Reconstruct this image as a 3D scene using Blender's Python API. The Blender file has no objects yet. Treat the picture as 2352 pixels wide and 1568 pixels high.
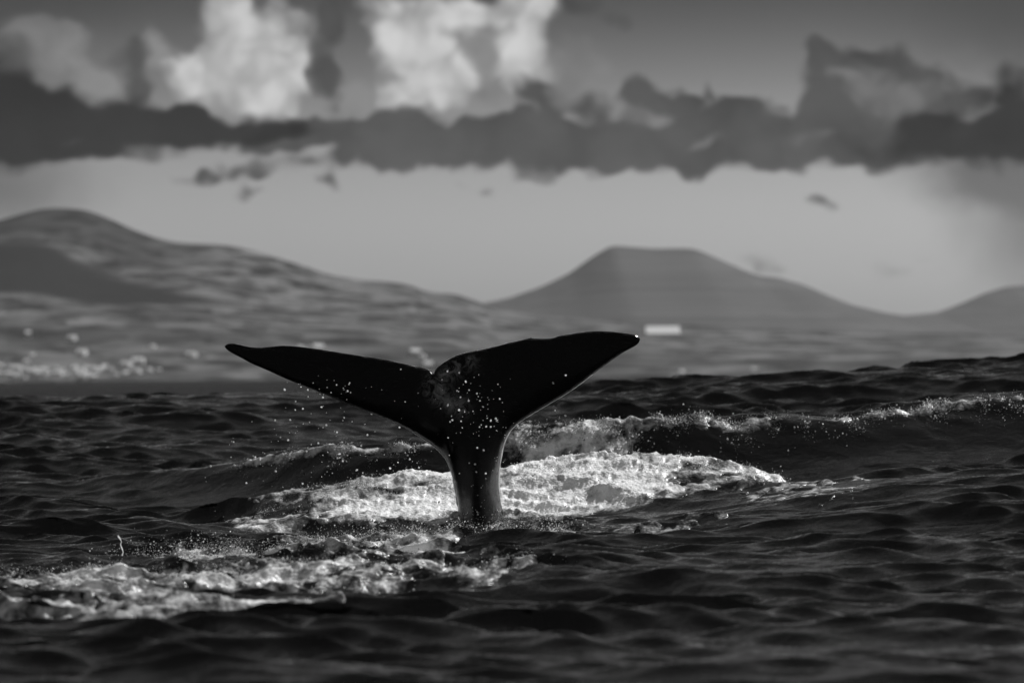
import bpy, math, random
import numpy as np
from mathutils import Vector, Matrix
from mathutils.geometry import delaunay_2d_cdt

random.seed(7)
RNG = np.random.default_rng(11)
sc = bpy.context.scene
COL = sc.collection

# ------------------------------------------------------------------ camera
PXO = 19200.0
DS = 0.5                        # metres of depth per unit of the layout's depth scale
PX = PXO * DS                   # photo pixels (2352 wide) per radian
H = 1.45                        # eye height over the trough, metres
DW = 80.0                       # distance of the whale
ROLL = math.radians(0.5)
PITCH = 78.0 / PX
cd = bpy.data.cameras.new('camera')
cam = bpy.data.objects.new('camera', cd)
COL.objects.link(cam)
fw = Vector((0, math.cos(PITCH), math.sin(PITCH)))
up0 = Vector((0, -math.sin(PITCH), math.cos(PITCH)))
rt0 = Vector((1, 0, 0))
UP = up0 * math.cos(ROLL) + rt0 * math.sin(ROLL)
RT = rt0 * math.cos(ROLL) - up0 * math.sin(ROLL)
m = Matrix((RT, UP, -fw)).transposed().to_4x4()
m.translation = (0, 0, H)
cam.matrix_world = m
cd.sensor_width = 36
cd.lens = 36 * PX / 2352
cd.clip_start = 1
cd.clip_end = 60000
cd.dof.use_dof = True
cd.dof.focus_distance = DW * DS - 1.0
cd.dof.aperture_fstop = (cd.lens / 1000) / 0.068
cd.dof.aperture_blades = 0
sc.camera = cam


def ray(px, py):
    return fw + RT * ((px - 1176) / PX) + UP * ((784 - py) / PX)


def at(px, py, d):
    """point seen at photo pixel (px, py) standing at layout depth d"""
    r = ray(px, py)
    return Vector((0, 0, H)) + r * (d * DS / r.y)


# ------------------------------------------------------------------ world
SUN_EL, SUN_AZ = math.radians(44), math.radians(48)   # azimuth clockwise from straight ahead
world = bpy.data.worlds.new('World')
sc.world = world
world.use_nodes = True
nt = world.node_tree
nt.nodes.clear()
STR = 0.1


def N(kind, **kw):
    n = nt.nodes.new(kind)
    for k, v in kw.items():
        setattr(n, k, v)
    return n


def L(a, b):
    nt.links.new(a, b)


def put(sock, v):
    if hasattr(v, 'is_output'):
        L(v, sock)
    else:
        sock.default_value = v


def M(op, a, b=None, c=None, clamp=False):
    n = N('ShaderNodeMath', operation=op, use_clamp=clamp)
    put(n.inputs[0], a)
    if b is not None:
        put(n.inputs[1], b)
    if c is not None:
        put(n.inputs[2], c)
    return n.outputs[0]


def VM(op, a, b=None, c=None, out=0):
    n = N('ShaderNodeVectorMath', operation=op)
    put(n.inputs[0], a)
    if b is not None:
        put(n.inputs[1], b)
    if c is not None:
        put(n.inputs[2], c)
    return n.outputs[out]


def smooth(v, lo, hi, a=0.0, b=1.0):
    n = N('ShaderNodeMapRange', interpolation_type='SMOOTHSTEP')
    put(n.inputs[0], v)
    for i, q in enumerate((lo, hi, a, b)):
        put(n.inputs[i + 1], q)
    return n.outputs[0]


def mixv(f, a, b):
    n = N('ShaderNodeMix', data_type='FLOAT')
    put(n.inputs[0], f)
    put(n.inputs[2], a)
    put(n.inputs[3], b)
    return n.outputs[0]


def noise(vec, scale, detail=2.0, rough=0.5, out=0):
    n = N('ShaderNodeTexNoise', noise_dimensions='3D')
    put(n.inputs['Vector'], vec)
    n.inputs['Scale'].default_value = scale
    n.inputs['Detail'].default_value = detail
    n.inputs['Roughness'].default_value = rough
    return n.outputs[out]


sky = N('ShaderNodeTexSky', sky_type='NISHITA')
sky.sun_disc = False
sky.sun_elevation = SUN_EL
sky.sun_rotation = SUN_AZ
sky.altitude = 0
sky.air_density = 1.0
sky.dust_density = 2.0
sepc = N('ShaderNodeSeparateColor')
L(sky.outputs[0], sepc.inputs[0])
# black and white film behind a red filter
grey = M('ADD', M('MULTIPLY', sepc.outputs[0], 1.0), M('MULTIPLY', sepc.outputs[1], 0.0))
geo = N('ShaderNodeTexCoord')
sx = N('ShaderNodeSeparateXYZ')
L(geo.outputs['Generated'], sx.inputs[0])
az = M('ARCTAN2', sx.outputs[0], sx.outputs[1])
el = M('ARCSINE', sx.outputs[2])
cx = N('ShaderNodeCombineXYZ')
L(M('MULTIPLY', az, PX / 1000), cx.inputs[0])
L(M('MULTIPLY', el, PX / 1000), cx.inputs[1])
P = cx.outputs[0]
wn1 = VM('SUBTRACT', noise(P, 7.0, 2, 0.5, 1), (0.5, 0.5, 0.5))
wn2 = VM('SUBTRACT', noise(P, 17.0, 1, 0.5, 1), (0.5, 0.5, 0.5))
PW = VM('MULTIPLY_ADD', wn1, (0.085, 0.085, 0), P)
PW = VM('MULTIPLY_ADD', wn2, (0.028, 0.03, 0), PW)


def sky_xy(px, py):
    r = ray(px, py)
    return (math.atan2(r.x, r.y) * PX / 1000, math.asin(r.z / r.length) * PX / 1000)


def field(blobs, pos):
    acc = None
    for b in blobs:
        x, y, rx, ry = b[:4]
        w = b[4] if len(b) > 4 else 1.0
        u, v = sky_xy(x, y)
        rx, ry = rx * 1.5 / 1000, ry * 1.5 / 1000
        q = VM('MULTIPLY_ADD', pos, (1 / rx, 1 / ry, 0), (-u / rx, -v / ry, 0))
        d2 = VM('DOT_PRODUCT', q, q, out=1)
        f = M('SUBTRACT', 1.0, d2, clamp=True)
        if w != 1.0:
            f = M('MULTIPLY', f, w)
        acc = M('MULTIPLY', f, f) if acc is None else M('MULTIPLY_ADD', f, f, acc)
    return acc


white_blobs = [(520, 45, 58, 66), (535, -10, 50, 45), (540, 120, 100, 80), (645, 85, 74, 74), (430, 185, 72, 52), (495, 170, 84, 66),
               (600, 190, 104, 72), (560, 230, 70, 44), (665, 160, 56, 74),
               (905, 70, 80, 74), (945, 165, 92, 76), (1010, 110, 84, 90), (1030, 190, 82, 54), (930, 222, 60, 40), (985, 30, 84, 50),
               (1195, 85, 84, 80), (1225, 145, 62, 52), (1150, 18, 100, 36), (1245, 30, 56, 60), (1170, 185, 44, 48, .9), (1090, 40, 50, 40, .8)]
dim_blobs = [(825, 225, 80, 48), (80, 75, 80, 42), (135, 125, 70, 56), (195, 180, 56, 44), (250, 205, 40, 25),
             (1105, 100, 62, 66), (360, 120, 50, 60, .8), (740, 60, 60, 60, .7), (1130, 190, 60, 55), (880, 10, 60, 30), (2080, 622, 75, 38, .62), (1745, 605, 55, 26, .75), (1330, 150, 80, 60, .7)]
mid_blobs = [(940, 275, 62, 40), (1100, 330, 230, 58), (960, 330, 130, 56), (1300, 330, 240, 62), (1500, 335, 230, 60),
             (1700, 335, 230, 60), (1860, 335, 190, 60), (1225, 195, 46, 36), (1250, 240, 66, 46), (1370, 240, 52, 42),
             (1450, 188, 38, 30), (1485, 222, 58, 42), (1565, 228, 50, 36), (1640, 205, 20, 26, .9), (1640, 255, 90, 42),
             (1735, 245, 66, 42), (1880, 125, 40, 34), (1890, 185, 66, 56), (1870, 250, 66, 66), (1960, 130, 56, 32), (2040, 135, 60, 36),
             (2115, 165, 66, 40), (2200, 215, 76, 48), (2160, 270, 110, 50), (2050, 340, 170, 56), (2030, 235, 110, 80),
             (755, 90, 42, 80, .85), (745, 190, 44, 60, .85), (780, 20, 66, 46, .9), (285, 140, 56, 50, .9), (325, 205, 44, 44, .9),
             (1340, 20, 58, 44, .95), (1415, 55, 40, 30, .8), (690, 300, 110, 32), (800, 300, 110, 34), (620, 318, 150, 28), (880, 290, 70, 34),
             (470, 400, 90, 20, .78), (590, 378, 100, 26, .8), (730, 385, 70, 44, .82), (560, 435, 48, 22, .74), (850, 350, 90, 40, .8),
             (750, 435, 44, 22, .74), (1100, 420, 66, 28, .8), (1230, 400, 60, 20, .7), (1890, 470, 34, 16, .74)]
heavy_blobs = [(-20, 170, 90, 90), (0, 250, 120, 90), (90, 250, 110, 55), (170, 285, 190, 62), (330, 290, 190, 50),
               (480, 292, 190, 40), (430, 255, 45, 25), (620, 296, 120, 22), (200, 350, 200, 18, .85), (30, 350, 160, 40),
               (2340, 190, 70, 70), (2310, 290, 150, 80), (2200, 320, 150, 55), (2120, 300, 80, 30), (2400, 330, 180, 70),
               (2030, 350, 120, 36, .8)]  # side clouds kept extra dark, with lens corner falloff in their tone
vignette_blobs = [(-60, 430, 300, 120), (2420, 500, 240, 230), (-40, -20, 420, 120), (2420, 30, 420, 170), (2300, 380, 260, 90)]  # edge darkening of the lens, painted into the sky as faint grey veils
lit_blobs = [(2045, 240, 70, 75, .8), (1975, 185, 50, 45, .65), (2120, 215, 60, 40, .6), (1300, 205, 48, 52, .85), (1620, 323, 55, 14, .7), (1850, 318, 60, 16, .7), (2180, 190, 60, 26, .6), (1490, 262, 60, 22, .6)]
fluff = M('MULTIPLY', M('SUBTRACT', noise(P, 13.0, 4, 0.6), 0.5), 0.7)
for vs_, am in ((9.0, 1.15), (19.0, .7)):      # rounded heads of cumulus
    vn = N('ShaderNodeTexVoronoi', feature='SMOOTH_F1', voronoi_dimensions='2D')
    L(PW, vn.inputs['Vector'])
    vn.inputs['Scale'].default_value = vs_
    vn.inputs['Smoothness'].default_value = 0.35
    fluff = M('ADD', fluff, M('MULTIPLY', M('SUBTRACT', 0.42, vn.outputs['Distance']), am))


def torn(f, amt):
    return M('MULTIPLY_ADD', M('MULTIPLY', fluff, amt), smooth(f, 0.0, 0.3), f)


Fw = smooth(torn(field(white_blobs, PW), .75), 0.14, 1.25)
Fd = smooth(torn(field(dim_blobs, PW), .6), 0.04, 0.85)
Ft = smooth(field(vignette_blobs, PW), 0.0, 1.3)
Fg = smooth(torn(field(lit_blobs, PW), .5), 0.02, 0.9)
Fm = smooth(torn(field(mid_blobs, PW), .7), 0.14, 0.92)
Fh = smooth(torn(field(heavy_blobs, PW), .6), 0.08, 1.15)
# broken cloud all round and overhead, unseen, cover shaped to streak the water
sp = N('ShaderNodeSeparateXYZ')
L(P, sp.inputs[0])
outside = M('MAXIMUM', smooth(M('ABSOLUTE', sp.outputs[0]), 1.25, 1.7), smooth(sp.outputs[1], 0.86, 1.25))
PG = VM('MULTIPLY', PW, (1.0, 1.5, 1.0))
g1 = noise(PG, 1.25, 5, 0.55)
g2 = noise(VM('ADD', PG, (31.0, 7.0, 3.0)), 1.5, 5, 0.55)
lowband = smooth(sp.outputs[1], 0.35, 0.6)
Gw = M('MULTIPLY', M('MULTIPLY', smooth(g1, 0.43, 0.58), outside), lowband)
Gm = M('MULTIPLY', M('MULTIPLY', smooth(g2, 0.50, 0.60), outside), lowband)
# thin high grey veil above the clear strip over the horizon
veil = smooth(sp.outputs[1], 0.30, 0.95, 0.0, 0.96)
shade = noise(PW, 5.0, 3, 0.5)
base = mixv(veil, M('MULTIPLY', grey, 0.74), 0.48)
whitec = mixv(smooth(M('MULTIPLY_ADD', fluff, 0.16, shade), 0.30, 0.66), 3.0, 6.2)
dimc = mixv(smooth(shade, 0.3, 0.65), 1.5, 2.4)
midc = mixv(smooth(shade, 0.3, 0.65), 0.36, 0.70)
heavyc = mixv(smooth(shade, 0.3, 0.65), 0.04, 0.12)
v = mixv(M('MAXIMUM', Fd, M('MULTIPLY', Gw, 0.8)), base, dimc)
v = mixv(M('MAXIMUM', Fw, M('MULTIPLY', Gw, 0.5)), v, whitec)
v = mixv(M('MULTIPLY', Ft, 0.75), v, 0.5)
v = mixv(M('MULTIPLY', M('MAXIMUM', Fm, Gm), 0.94), v, midc)
v = mixv(M('MULTIPLY', Fh, 0.95), v, heavyc)
v = mixv(M('MULTIPLY', Fg, 0.8), v, 1.75)
bg = N('ShaderNodeBackground')
cc = N('ShaderNodeCombineColor')
for i in range(3):
    L(v, cc.inputs[i])
L(cc.outputs[0], bg.inputs[0])
bg.inputs[1].default_value = STR
wo = N('ShaderNodeOutputWorld')
L(bg.outputs[0], wo.inputs[0])

# ------------------------------------------------------------------ sun, exposure
sd = bpy.data.lights.new('sun', 'SUN')
sd.energy = 4.8
sd.angle = math.radians(0.53)
sd.color = (1, 1, 1)
sun = bpy.data.objects.new('sun', sd)
COL.objects.link(sun)
to_sun = Vector((math.sin(SUN_AZ) * math.cos(SUN_EL), math.cos(SUN_AZ) * math.cos(SUN_EL), math.sin(SUN_EL)))
sun.rotation_euler = to_sun.to_track_quat('Z', 'Y').to_euler()
sun.location = (60, 40, 80)
vs = sc.view_settings
vs.view_transform = 'Standard'
vs.look = 'None'
vs.exposure = 0.0
vs.gamma = 1.0
vs.use_curve_mapping = False
cy = sc.cycles
cy.use_denoising = True
cy.max_bounces = 6
cy.diffuse_bounces = 2
cy.glossy_bounces = 3
cy.transmission_bounces = 5
cy.volume_bounces = 1
cy.transparent_max_bounces = 8
cy.caustics_reflective = False
cy.caustics_refractive = False
cy.sample_clamp_indirect = 4


# ------------------------------------------------------------------ helpers
def tag(o, label=None, cat=None, group=None, kind=None):
    if label:
        o['label'] = label
    if cat:
        o['category'] = cat
    if group:
        o['group'] = group
    if kind:
        o['kind'] = kind
    return o


def mesh_np(name, verts, faces, mat=None, smooth_sh=True):
    """verts (n,3) array, faces (k,3) or (k,4) int array -> linked object"""
    me = bpy.data.meshes.new(name)
    verts = np.ascontiguousarray(verts, dtype=np.float32)
    faces = np.ascontiguousarray(faces, dtype=np.int32)
    k, w = faces.shape
    me.vertices.add(len(verts))
    me.vertices.foreach_set('co', verts.ravel())
    me.loops.add(k * w)
    me.loops.foreach_set('vertex_index', faces.ravel())
    me.polygons.add(k)
    me.polygons.foreach_set('loop_start', np.arange(0, k * w, w, dtype=np.int32))
    me.polygons.foreach_set('loop_total', np.full(k, w, dtype=np.int32))
    me.update(calc_edges=True)
    me.validate()
    if smooth_sh:
        me.polygons.foreach_set('use_smooth', np.ones(len(me.polygons), dtype=bool))
    o = bpy.data.objects.new(name, me)
    COL.objects.link(o)
    if mat:
        me.materials.append(mat)
    return o


def sstep(x, lo, hi):
    t = np.clip((x - lo) / (hi - lo), 0, 1)
    return t * t * (3 - 2 * t)


def _hash(ix, iy, seed):
    h = (ix.astype(np.int64) * 374761393 + iy.astype(np.int64) * 668265263 + seed * 974711) & 0xffffffff
    h = ((h ^ (h >> 13)) * 1274126177) & 0xffffffff
    h = h ^ (h >> 16)
    return h


def gnoise(x, y, seed=0):
    """2-D gradient noise, about -0.7..0.7"""
    ix, iy = np.floor(x), np.floor(y)
    fx, fy = (x - ix).astype(np.float32), (y - iy).astype(np.float32)
    u, w = fx * fx * fx * (fx * (fx * 6 - 15) + 10), fy * fy * fy * (fy * (fy * 6 - 15) + 10)

    def g(dx, dy):
        a = (_hash(ix + dx, iy + dy, seed) & 0xffff).astype(np.float32) * (2 * math.pi / 65536)
        return np.cos(a) * (fx - dx) + np.sin(a) * (fy - dy)
    n0 = g(0, 0) * (1 - u) + g(1, 0) * u
    n1 = g(0, 1) * (1 - u) + g(1, 1) * u
    return n0 * (1 - w) + n1 * w


def fbm(x, y, octaves=4, gain=0.5, seed=0):
    a, s, t = 1.0, 0.0, 0.0
    for o in range(octaves):
        s = s + a * gnoise(x, y, seed + o * 17)
        t += a
        a *= gain
        x, y = x * 2.03 + 5.1, y * 2.03 + 1.7
    return s / t * 1.5


def billow(x, y, octaves=3, gain=0.5, seed=0):
    a, s, t = 1.0, 0.0, 0.0
    for o in range(octaves):
        s = s + a * (1 - np.abs(gnoise(x, y, seed + o * 13)) * 2.2)
        t += a
        a *= gain
        x, y = x * 2.1 + 3.3, y * 2.1 + 8.1
    return s / t


def material(name):
    mt = bpy.data.materials.new(name)
    mt.use_nodes = True
    t = mt.node_tree
    return mt, t, t.nodes['Principled BSDF']


def nd(t, kind, **kw):
    n = t.nodes.new(kind)
    for k, q in kw.items():
        setattr(n, k, q)
    return n


# ------------------------------------------------------------------ materials
def water_material():
    mt, t, b = material('sea_water')
    b.inputs['Base Color'].default_value = (0.004, 0.004, 0.004, 1)
    b.inputs['Roughness'].default_value = 0.04
    b.inputs['IOR'].default_value = 1.333
    g = nd(t, 'ShaderNodeTexCoord')
    mp = nd(t, 'ShaderNodeMapping')
    mp.inputs['Scale'].default_value = (1.0, 1.0, 1.0)
    mp.inputs['Rotation'].default_value = (0, 0, 0.25)
    t.links.new(g.outputs['Object'], mp.inputs[0])
    n1 = nd(t, 'ShaderNodeTexNoise')
    n1.inputs['Scale'].default_value = 7.0
    n1.inputs['Detail'].default_value = 4
    n1.inputs['Roughness'].default_value = 0.55
    n1.inputs['Distortion'].default_value = 0.6
    t.links.new(mp.outputs[0], n1.inputs['Vector'])
    bp = nd(t, 'ShaderNodeBump')
    bp.inputs['Strength'].default_value = 0.6
    bp.inputs['Distance'].default_value = 0.03
    t.links.new(n1.outputs[0], bp.inputs['Height'])
    # chop too fine for the mesh out on the far water
    sy = nd(t, 'ShaderNodeSeparateXYZ')
    t.links.new(g.outputs['Object'], sy.inputs[0])
    mr = nd(t, 'ShaderNodeMapRange')
    for i, q in enumerate((70, 140, 0.0, 1.0)):
        mr.inputs[i + 1].default_value = q
    t.links.new(sy.outputs[1], mr.inputs[0])
    n2 = nd(t, 'ShaderNodeTexNoise')
    n2.inputs['Scale'].default_value = 1.6
    n2.inputs['Detail'].default_value = 3
    t.links.new(mp.outputs[0], n2.inputs['Vector'])
    v1 = nd(t, 'ShaderNodeVectorMath', operation='SUBTRACT')
    t.links.new(n2.outputs[1], v1.inputs[0])
    v1.inputs[1].default_value = (.5, .5, .5)
    v2_ = nd(t, 'ShaderNodeVectorMath', operation='MULTIPLY')
    t.links.new(v1.outputs[0], v2_.inputs[0])
    v2_.inputs[1].default_value = (1.1, 1.0, 0)
    va = nd(t, 'ShaderNodeVectorMath', operation='ABSOLUTE')   # facets that face away hide behind the crests
    t.links.new(v2_.outputs[0], va.inputs[0])
    vb = nd(t, 'ShaderNodeVectorMath', operation='MULTIPLY_ADD')
    t.links.new(va.outputs[0], vb.inputs[0])
    vb.inputs[1].default_value = (0, -3.0, 0)
    vb.inputs[2].default_value = (0, -0.12, 0)
    v3 = nd(t, 'ShaderNodeVectorMath', operation='SCALE')
    t.links.new(vb.outputs[0], v3.inputs[0])
    t.links.new(mr.outputs[0], v3.inputs['Scale'])
    v4 = nd(t, 'ShaderNodeVectorMath', operation='ADD')
    t.links.new(v3.outputs[0], v4.inputs[0])
    t.links.new(bp.outputs[0], v4.inputs[1])
    b2 = nd(t, 'ShaderNodeVectorMath', operation='NORMALIZE')
    t.links.new(v4.outputs[0], b2.inputs[0])
    t.links.new(b2.outputs[0], b.inputs['Normal'])
    return mt


def foam_material():
    mt, t, b = material('sea_foam')
    g = nd(t, 'ShaderNodeTexCoord')
    mp = nd(t, 'ShaderNodeMapping')
    mp.inputs['Scale'].default_value = (1.0, 0.8, 1.3)
    t.links.new(g.outputs['Object'], mp.inputs[0])
    n1 = nd(t, 'ShaderNodeTexNoise')
    n1.inputs['Scale'].default_value = 6.5
    n1.inputs['Detail'].default_value = 9
    n1.inputs['Roughness'].default_value = 0.72
    n1.inputs['Distortion'].default_value = 0.4
    t.links.new(mp.outputs[0], n1.inputs['Vector'])
    at_ = nd(t, 'ShaderNodeAttribute', attribute_name='dens')
    ad = nd(t, 'ShaderNodeMath', operation='MULTIPLY_ADD')
    t.links.new(at_.outputs['Fac'], ad.inputs[0])
    ad.inputs[1].default_value = 0.46
    t.links.new(n1.outputs[0], ad.inputs[2])
    r = nd(t, 'ShaderNodeValToRGB')
    r.color_ramp.elements[0].position = 0.46
    r.color_ramp.elements[0].color = (0.006, 0.006, 0.006, 1)
    r.color_ramp.elements[1].position = 0.80
    r.color_ramp.elements[1].color = (0.9, 0.9, 0.9, 1)
    e = r.color_ramp.elements.new(0.56)
    e.color = (0.16, 0.16, 0.16, 1)
    e = r.color_ramp.elements.new(0.66)
    e.color = (0.5, 0.5, 0.5, 1)
    t.links.new(ad.outputs[0], r.inputs[0])
    t.links.new(r.outputs[0], b.inputs['Base Color'])
    b.inputs['Roughness'].default_value = 0.22
    b.inputs['IOR'].default_value = 1.333
    vo = nd(t, 'ShaderNodeTexVoronoi')
    vo.inputs['Scale'].default_value = 34
    t.links.new(g.outputs['Object'], vo.inputs['Vector'])
    n2 = nd(t, 'ShaderNodeMath', operation='MULTIPLY_ADD')
    t.links.new(n1.outputs[0], n2.inputs[0])
    n2.inputs[1].default_value = -1.6
    t.links.new(vo.outputs['Distance'], n2.inputs[2])
    bp = nd(t, 'ShaderNodeBump', invert=True)
    bp.inputs['Strength'].default_value = 0.38
    bp.inputs['Distance'].default_value = 0.02
    t.links.new(n2.outputs[0], bp.inputs['Height'])
    t.links.new(bp.outputs[0], b.inputs['Normal'])
    return mt


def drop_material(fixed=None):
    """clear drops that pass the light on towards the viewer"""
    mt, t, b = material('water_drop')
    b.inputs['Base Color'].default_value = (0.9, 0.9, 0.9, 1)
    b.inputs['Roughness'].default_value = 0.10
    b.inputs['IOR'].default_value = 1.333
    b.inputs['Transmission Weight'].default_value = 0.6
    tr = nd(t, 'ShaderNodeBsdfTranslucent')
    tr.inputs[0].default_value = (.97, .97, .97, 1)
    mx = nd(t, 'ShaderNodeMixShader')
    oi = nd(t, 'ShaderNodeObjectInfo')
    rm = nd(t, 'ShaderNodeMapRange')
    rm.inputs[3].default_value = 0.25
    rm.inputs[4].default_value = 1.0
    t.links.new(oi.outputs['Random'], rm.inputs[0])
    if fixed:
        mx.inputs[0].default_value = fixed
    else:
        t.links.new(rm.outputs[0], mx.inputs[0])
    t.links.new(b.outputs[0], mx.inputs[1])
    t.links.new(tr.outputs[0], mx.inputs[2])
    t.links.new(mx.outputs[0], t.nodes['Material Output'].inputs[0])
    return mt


def spray_material():
    """beads of spray, some clear and dark, some full of light"""
    mt, t, b = material('sea_spray')
    g = nd(t, 'ShaderNodeNewGeometry')
    pw = nd(t, 'ShaderNodeMath', operation='POWER')
    t.links.new(g.outputs['Random Per Island'], pw.inputs[0])
    pw.inputs[1].default_value = 2.2
    b.inputs['Base Color'].default_value = (0.6, 0.6, 0.6, 1)
    b.inputs['Roughness'].default_value = 0.09
    b.inputs['IOR'].default_value = 1.333
    b.inputs['Transmission Weight'].default_value = 0.8
    tr = nd(t, 'ShaderNodeBsdfTranslucent')
    tr.inputs[0].default_value = (.97, .97, .97, 1)
    mx = nd(t, 'ShaderNodeMixShader')
    t.links.new(pw.outputs[0], mx.inputs[0])
    t.links.new(b.outputs[0], mx.inputs[1])
    t.links.new(tr.outputs[0], mx.inputs[2])
    t.links.new(mx.outputs[0], t.nodes['Material Output'].inputs[0])
    return mt


def skin_material():
    mt, t, b = material('wet_whale_skin')
    g = nd(t, 'ShaderNodeTexCoord')
    at_ = nd(t, 'ShaderNodeAttribute', attribute_name='scar')
    n1 = nd(t, 'ShaderNodeTexNoise')
    n1.inputs['Scale'].default_value = 9
    n1.inputs['Detail'].default_value = 6
    n1.inputs['Roughness'].default_value = 0.7
    n1.inputs['Distortion'].default_value = 1.2
    t.links.new(g.outputs['Object'], n1.inputs['Vector'])
    r = nd(t, 'ShaderNodeValToRGB')
    r.color_ramp.elements[0].position = 0.42
    r.color_ramp.elements[0].color = (0, 0, 0, 1)
    r.color_ramp.elements[1].position = 0.62
    r.color_ramp.elements[1].color = (1, 1, 1, 1)
    t.links.new(n1.outputs[0], r.inputs[0])
    mu = nd(t, 'ShaderNodeMath', operation='MULTIPLY')
    t.links.new(r.outputs[0], mu.inputs[0])
    t.links.new(at_.outputs['Fac'], mu.inputs[1])
    # fine scratches
    mp = nd(t, 'ShaderNodeMapping')
    mp.inputs['Scale'].default_value = (6, 6, 40)
    mp.inputs['Rotation'].default_value = (0, 0.35, 0)
    t.links.new(g.outputs['Object'], mp.inputs[0])
    n2 = nd(t, 'ShaderNodeTexNoise')
    n2.inputs['Scale'].default_value = 1.6
    n2.inputs['Detail'].default_value = 5
    n2.inputs['Roughness'].default_value = 0.75
    t.links.new(mp.outputs[0], n2.inputs['Vector'])
    r2 = nd(t, 'ShaderNodeValToRGB')
    r2.color_ramp.elements[0].position = 0.60
    r2.color_ramp.elements[0].color = (0, 0, 0, 1)
    r2.color_ramp.elements[1].position = 0.72
    r2.color_ramp.elements[1].color = (0.10, 0.10, 0.10, 1)
    t.links.new(n2.outputs[0], r2.inputs[0])
    ad = nd(t, 'ShaderNodeMath', operation='MAXIMUM')
    t.links.new(mu.outputs[0], ad.inputs[0])
    t.links.new(r2.outputs[0], ad.inputs[1])
    mx = nd(t, 'ShaderNodeMix', data_type='RGBA')
    mx.inputs[6].default_value = (0.003, 0.003, 0.003, 1)
    mx.inputs[7].default_value = (0.2, 0.2, 0.2, 1)
    t.links.new(ad.outputs[0], mx.inputs[0])
    t.links.new(mx.outputs[2], b.inputs['Base Color'])
    b.inputs['Roughness'].default_value = 0.24
    b.inputs['IOR'].default_value = 1.36
    b.inputs['Specular IOR Level'].default_value = 0.2
    bp = nd(t, 'ShaderNodeBump')
    bp.inputs['Strength'].default_value = 0.25
    bp.inputs['Distance'].default_value = 0.01
    t.links.new(n1.outputs[0], bp.inputs['Height'])
    t.links.new(bp.outputs[0], b.inputs['Normal'])
    return mt


def hill_material(name, lo, hi, sx_, sy_, wood_shadow=None):
    """meadows, hedges, woods and a painted cloud shadow as patches stretched along the slope"""
    mt, t, b = material(name)
    g = nd(t, 'ShaderNodeTexCoord')
    mp = nd(t, 'ShaderNodeMapping')
    mp.inputs['Scale'].default_value = (1 / sx_, 1 / sy_, 1 / 9)
    t.links.new(g.outputs['Object'], mp.inputs[0])
    n1 = nd(t, 'ShaderNodeTexNoise')
    n1.inputs['Scale'].default_value = 1.0
    n1.inputs['Detail'].default_value = 5
    n1.inputs['Roughness'].default_value = 0.6
    t.links.new(mp.outputs[0], n1.inputs['Vector'])
    vo = nd(t, 'ShaderNodeTexVoronoi')
    vo.inputs['Scale'].default_value = 2.2
    t.links.new(mp.outputs[0], vo.inputs['Vector'])
    sepv = nd(t, 'ShaderNodeSeparateColor')
    t.links.new(vo.outputs['Color'], sepv.inputs[0])
    m1 = nd(t, 'ShaderNodeMath', operation='MULTIPLY_ADD')
    t.links.new(sepv.outputs[0], m1.inputs[0])
    m1.inputs[1].default_value = 0.28
    t.links.new(n1.outputs[0], m1.inputs[2])
    r = nd(t, 'ShaderNodeValToRGB')
    r.color_ramp.elements[0].position = 0.50
    r.color_ramp.elements[0].color = (lo, lo, lo, 1)
    r.color_ramp.elements[1].position = 0.86
    r.color_ramp.elements[1].color = (hi, hi, hi, 1)
    t.links.new(m1.outputs[0], r.inputs[0])
    out = r.outputs[0]
    if wood_shadow:
        a = nd(t, 'ShaderNodeAttribute', attribute_name='wood_shadow')  # mask of woods together with the painted cloud shadow
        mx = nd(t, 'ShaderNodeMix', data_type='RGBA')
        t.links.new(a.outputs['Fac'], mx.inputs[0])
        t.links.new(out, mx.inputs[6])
        mx.inputs[7].default_value = (wood_shadow, wood_shadow, wood_shadow, 1)
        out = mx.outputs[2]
    t.links.new(out, b.inputs['Base Color'])
    b.inputs['Roughness'].default_value = 0.95
    b.inputs['Specular IOR Level'].default_value = 0.1
    return mt


def plain(name, c, rough=0.8):
    mt, t, b = material(name)
    g = nd(t, 'ShaderNodeTexCoord')
    n1 = nd(t, 'ShaderNodeTexNoise')
    n1.inputs['Scale'].default_value = 0.6
    t.links.new(g.outputs['Object'], n1.inputs['Vector'])
    r = nd(t, 'ShaderNodeValToRGB')
    r.color_ramp.elements[0].color = (c * .8, c * .8, c * .8, 1)
    r.color_ramp.elements[1].color = (c, c, c, 1)
    t.links.new(n1.outputs[0], r.inputs[0])
    t.links.new(r.outputs[0], b.inputs['Base Color'])
    b.inputs['Roughness'].default_value = rough
    return mt


MW, MF, MD, MS, MP = water_material(), foam_material(), drop_material(), skin_material(), spray_material()

MRIM = drop_material(.85)  # bright material for the added rim glints

# ------------------------------------------------------------------ the sea surface
NW = 170
w_lam = np.exp(np.linspace(math.log(0.17), math.log(4.2), NW)) * np.exp(RNG.normal(0, 0.05, NW))
w_dir = -math.pi / 2 - 0.38 + RNG.normal(0, 0.36, NW)
w_k = 2 * math.pi / w_lam
w_steep = 0.043 * np.where(w_lam > 1.2, (1.2 / w_lam) ** 0.9, 1.0) * np.where(w_lam < .55, 1.7, 1.0) * np.clip(RNG.normal(1, .25, NW), .4, 1.6)
w_amp = w_steep / w_k
w_ph = RNG.uniform(0, 2 * math.pi, NW)


def lerp_tab(x, tab):
    a = np.array(tab, dtype=float)
    return np.interp(x, a[:, 0], a[:, 1])


def crest(pts, d):
    """list of photo points of a crest line at distance d -> table of (world x, z)"""
    out = []
    for q in pts:
        dd = q[2] if len(q) > 2 else d
        p = at(q[0], q[1], dd)
        out.append((p.x, p.z, dd))
    return np.array(out)


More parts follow.
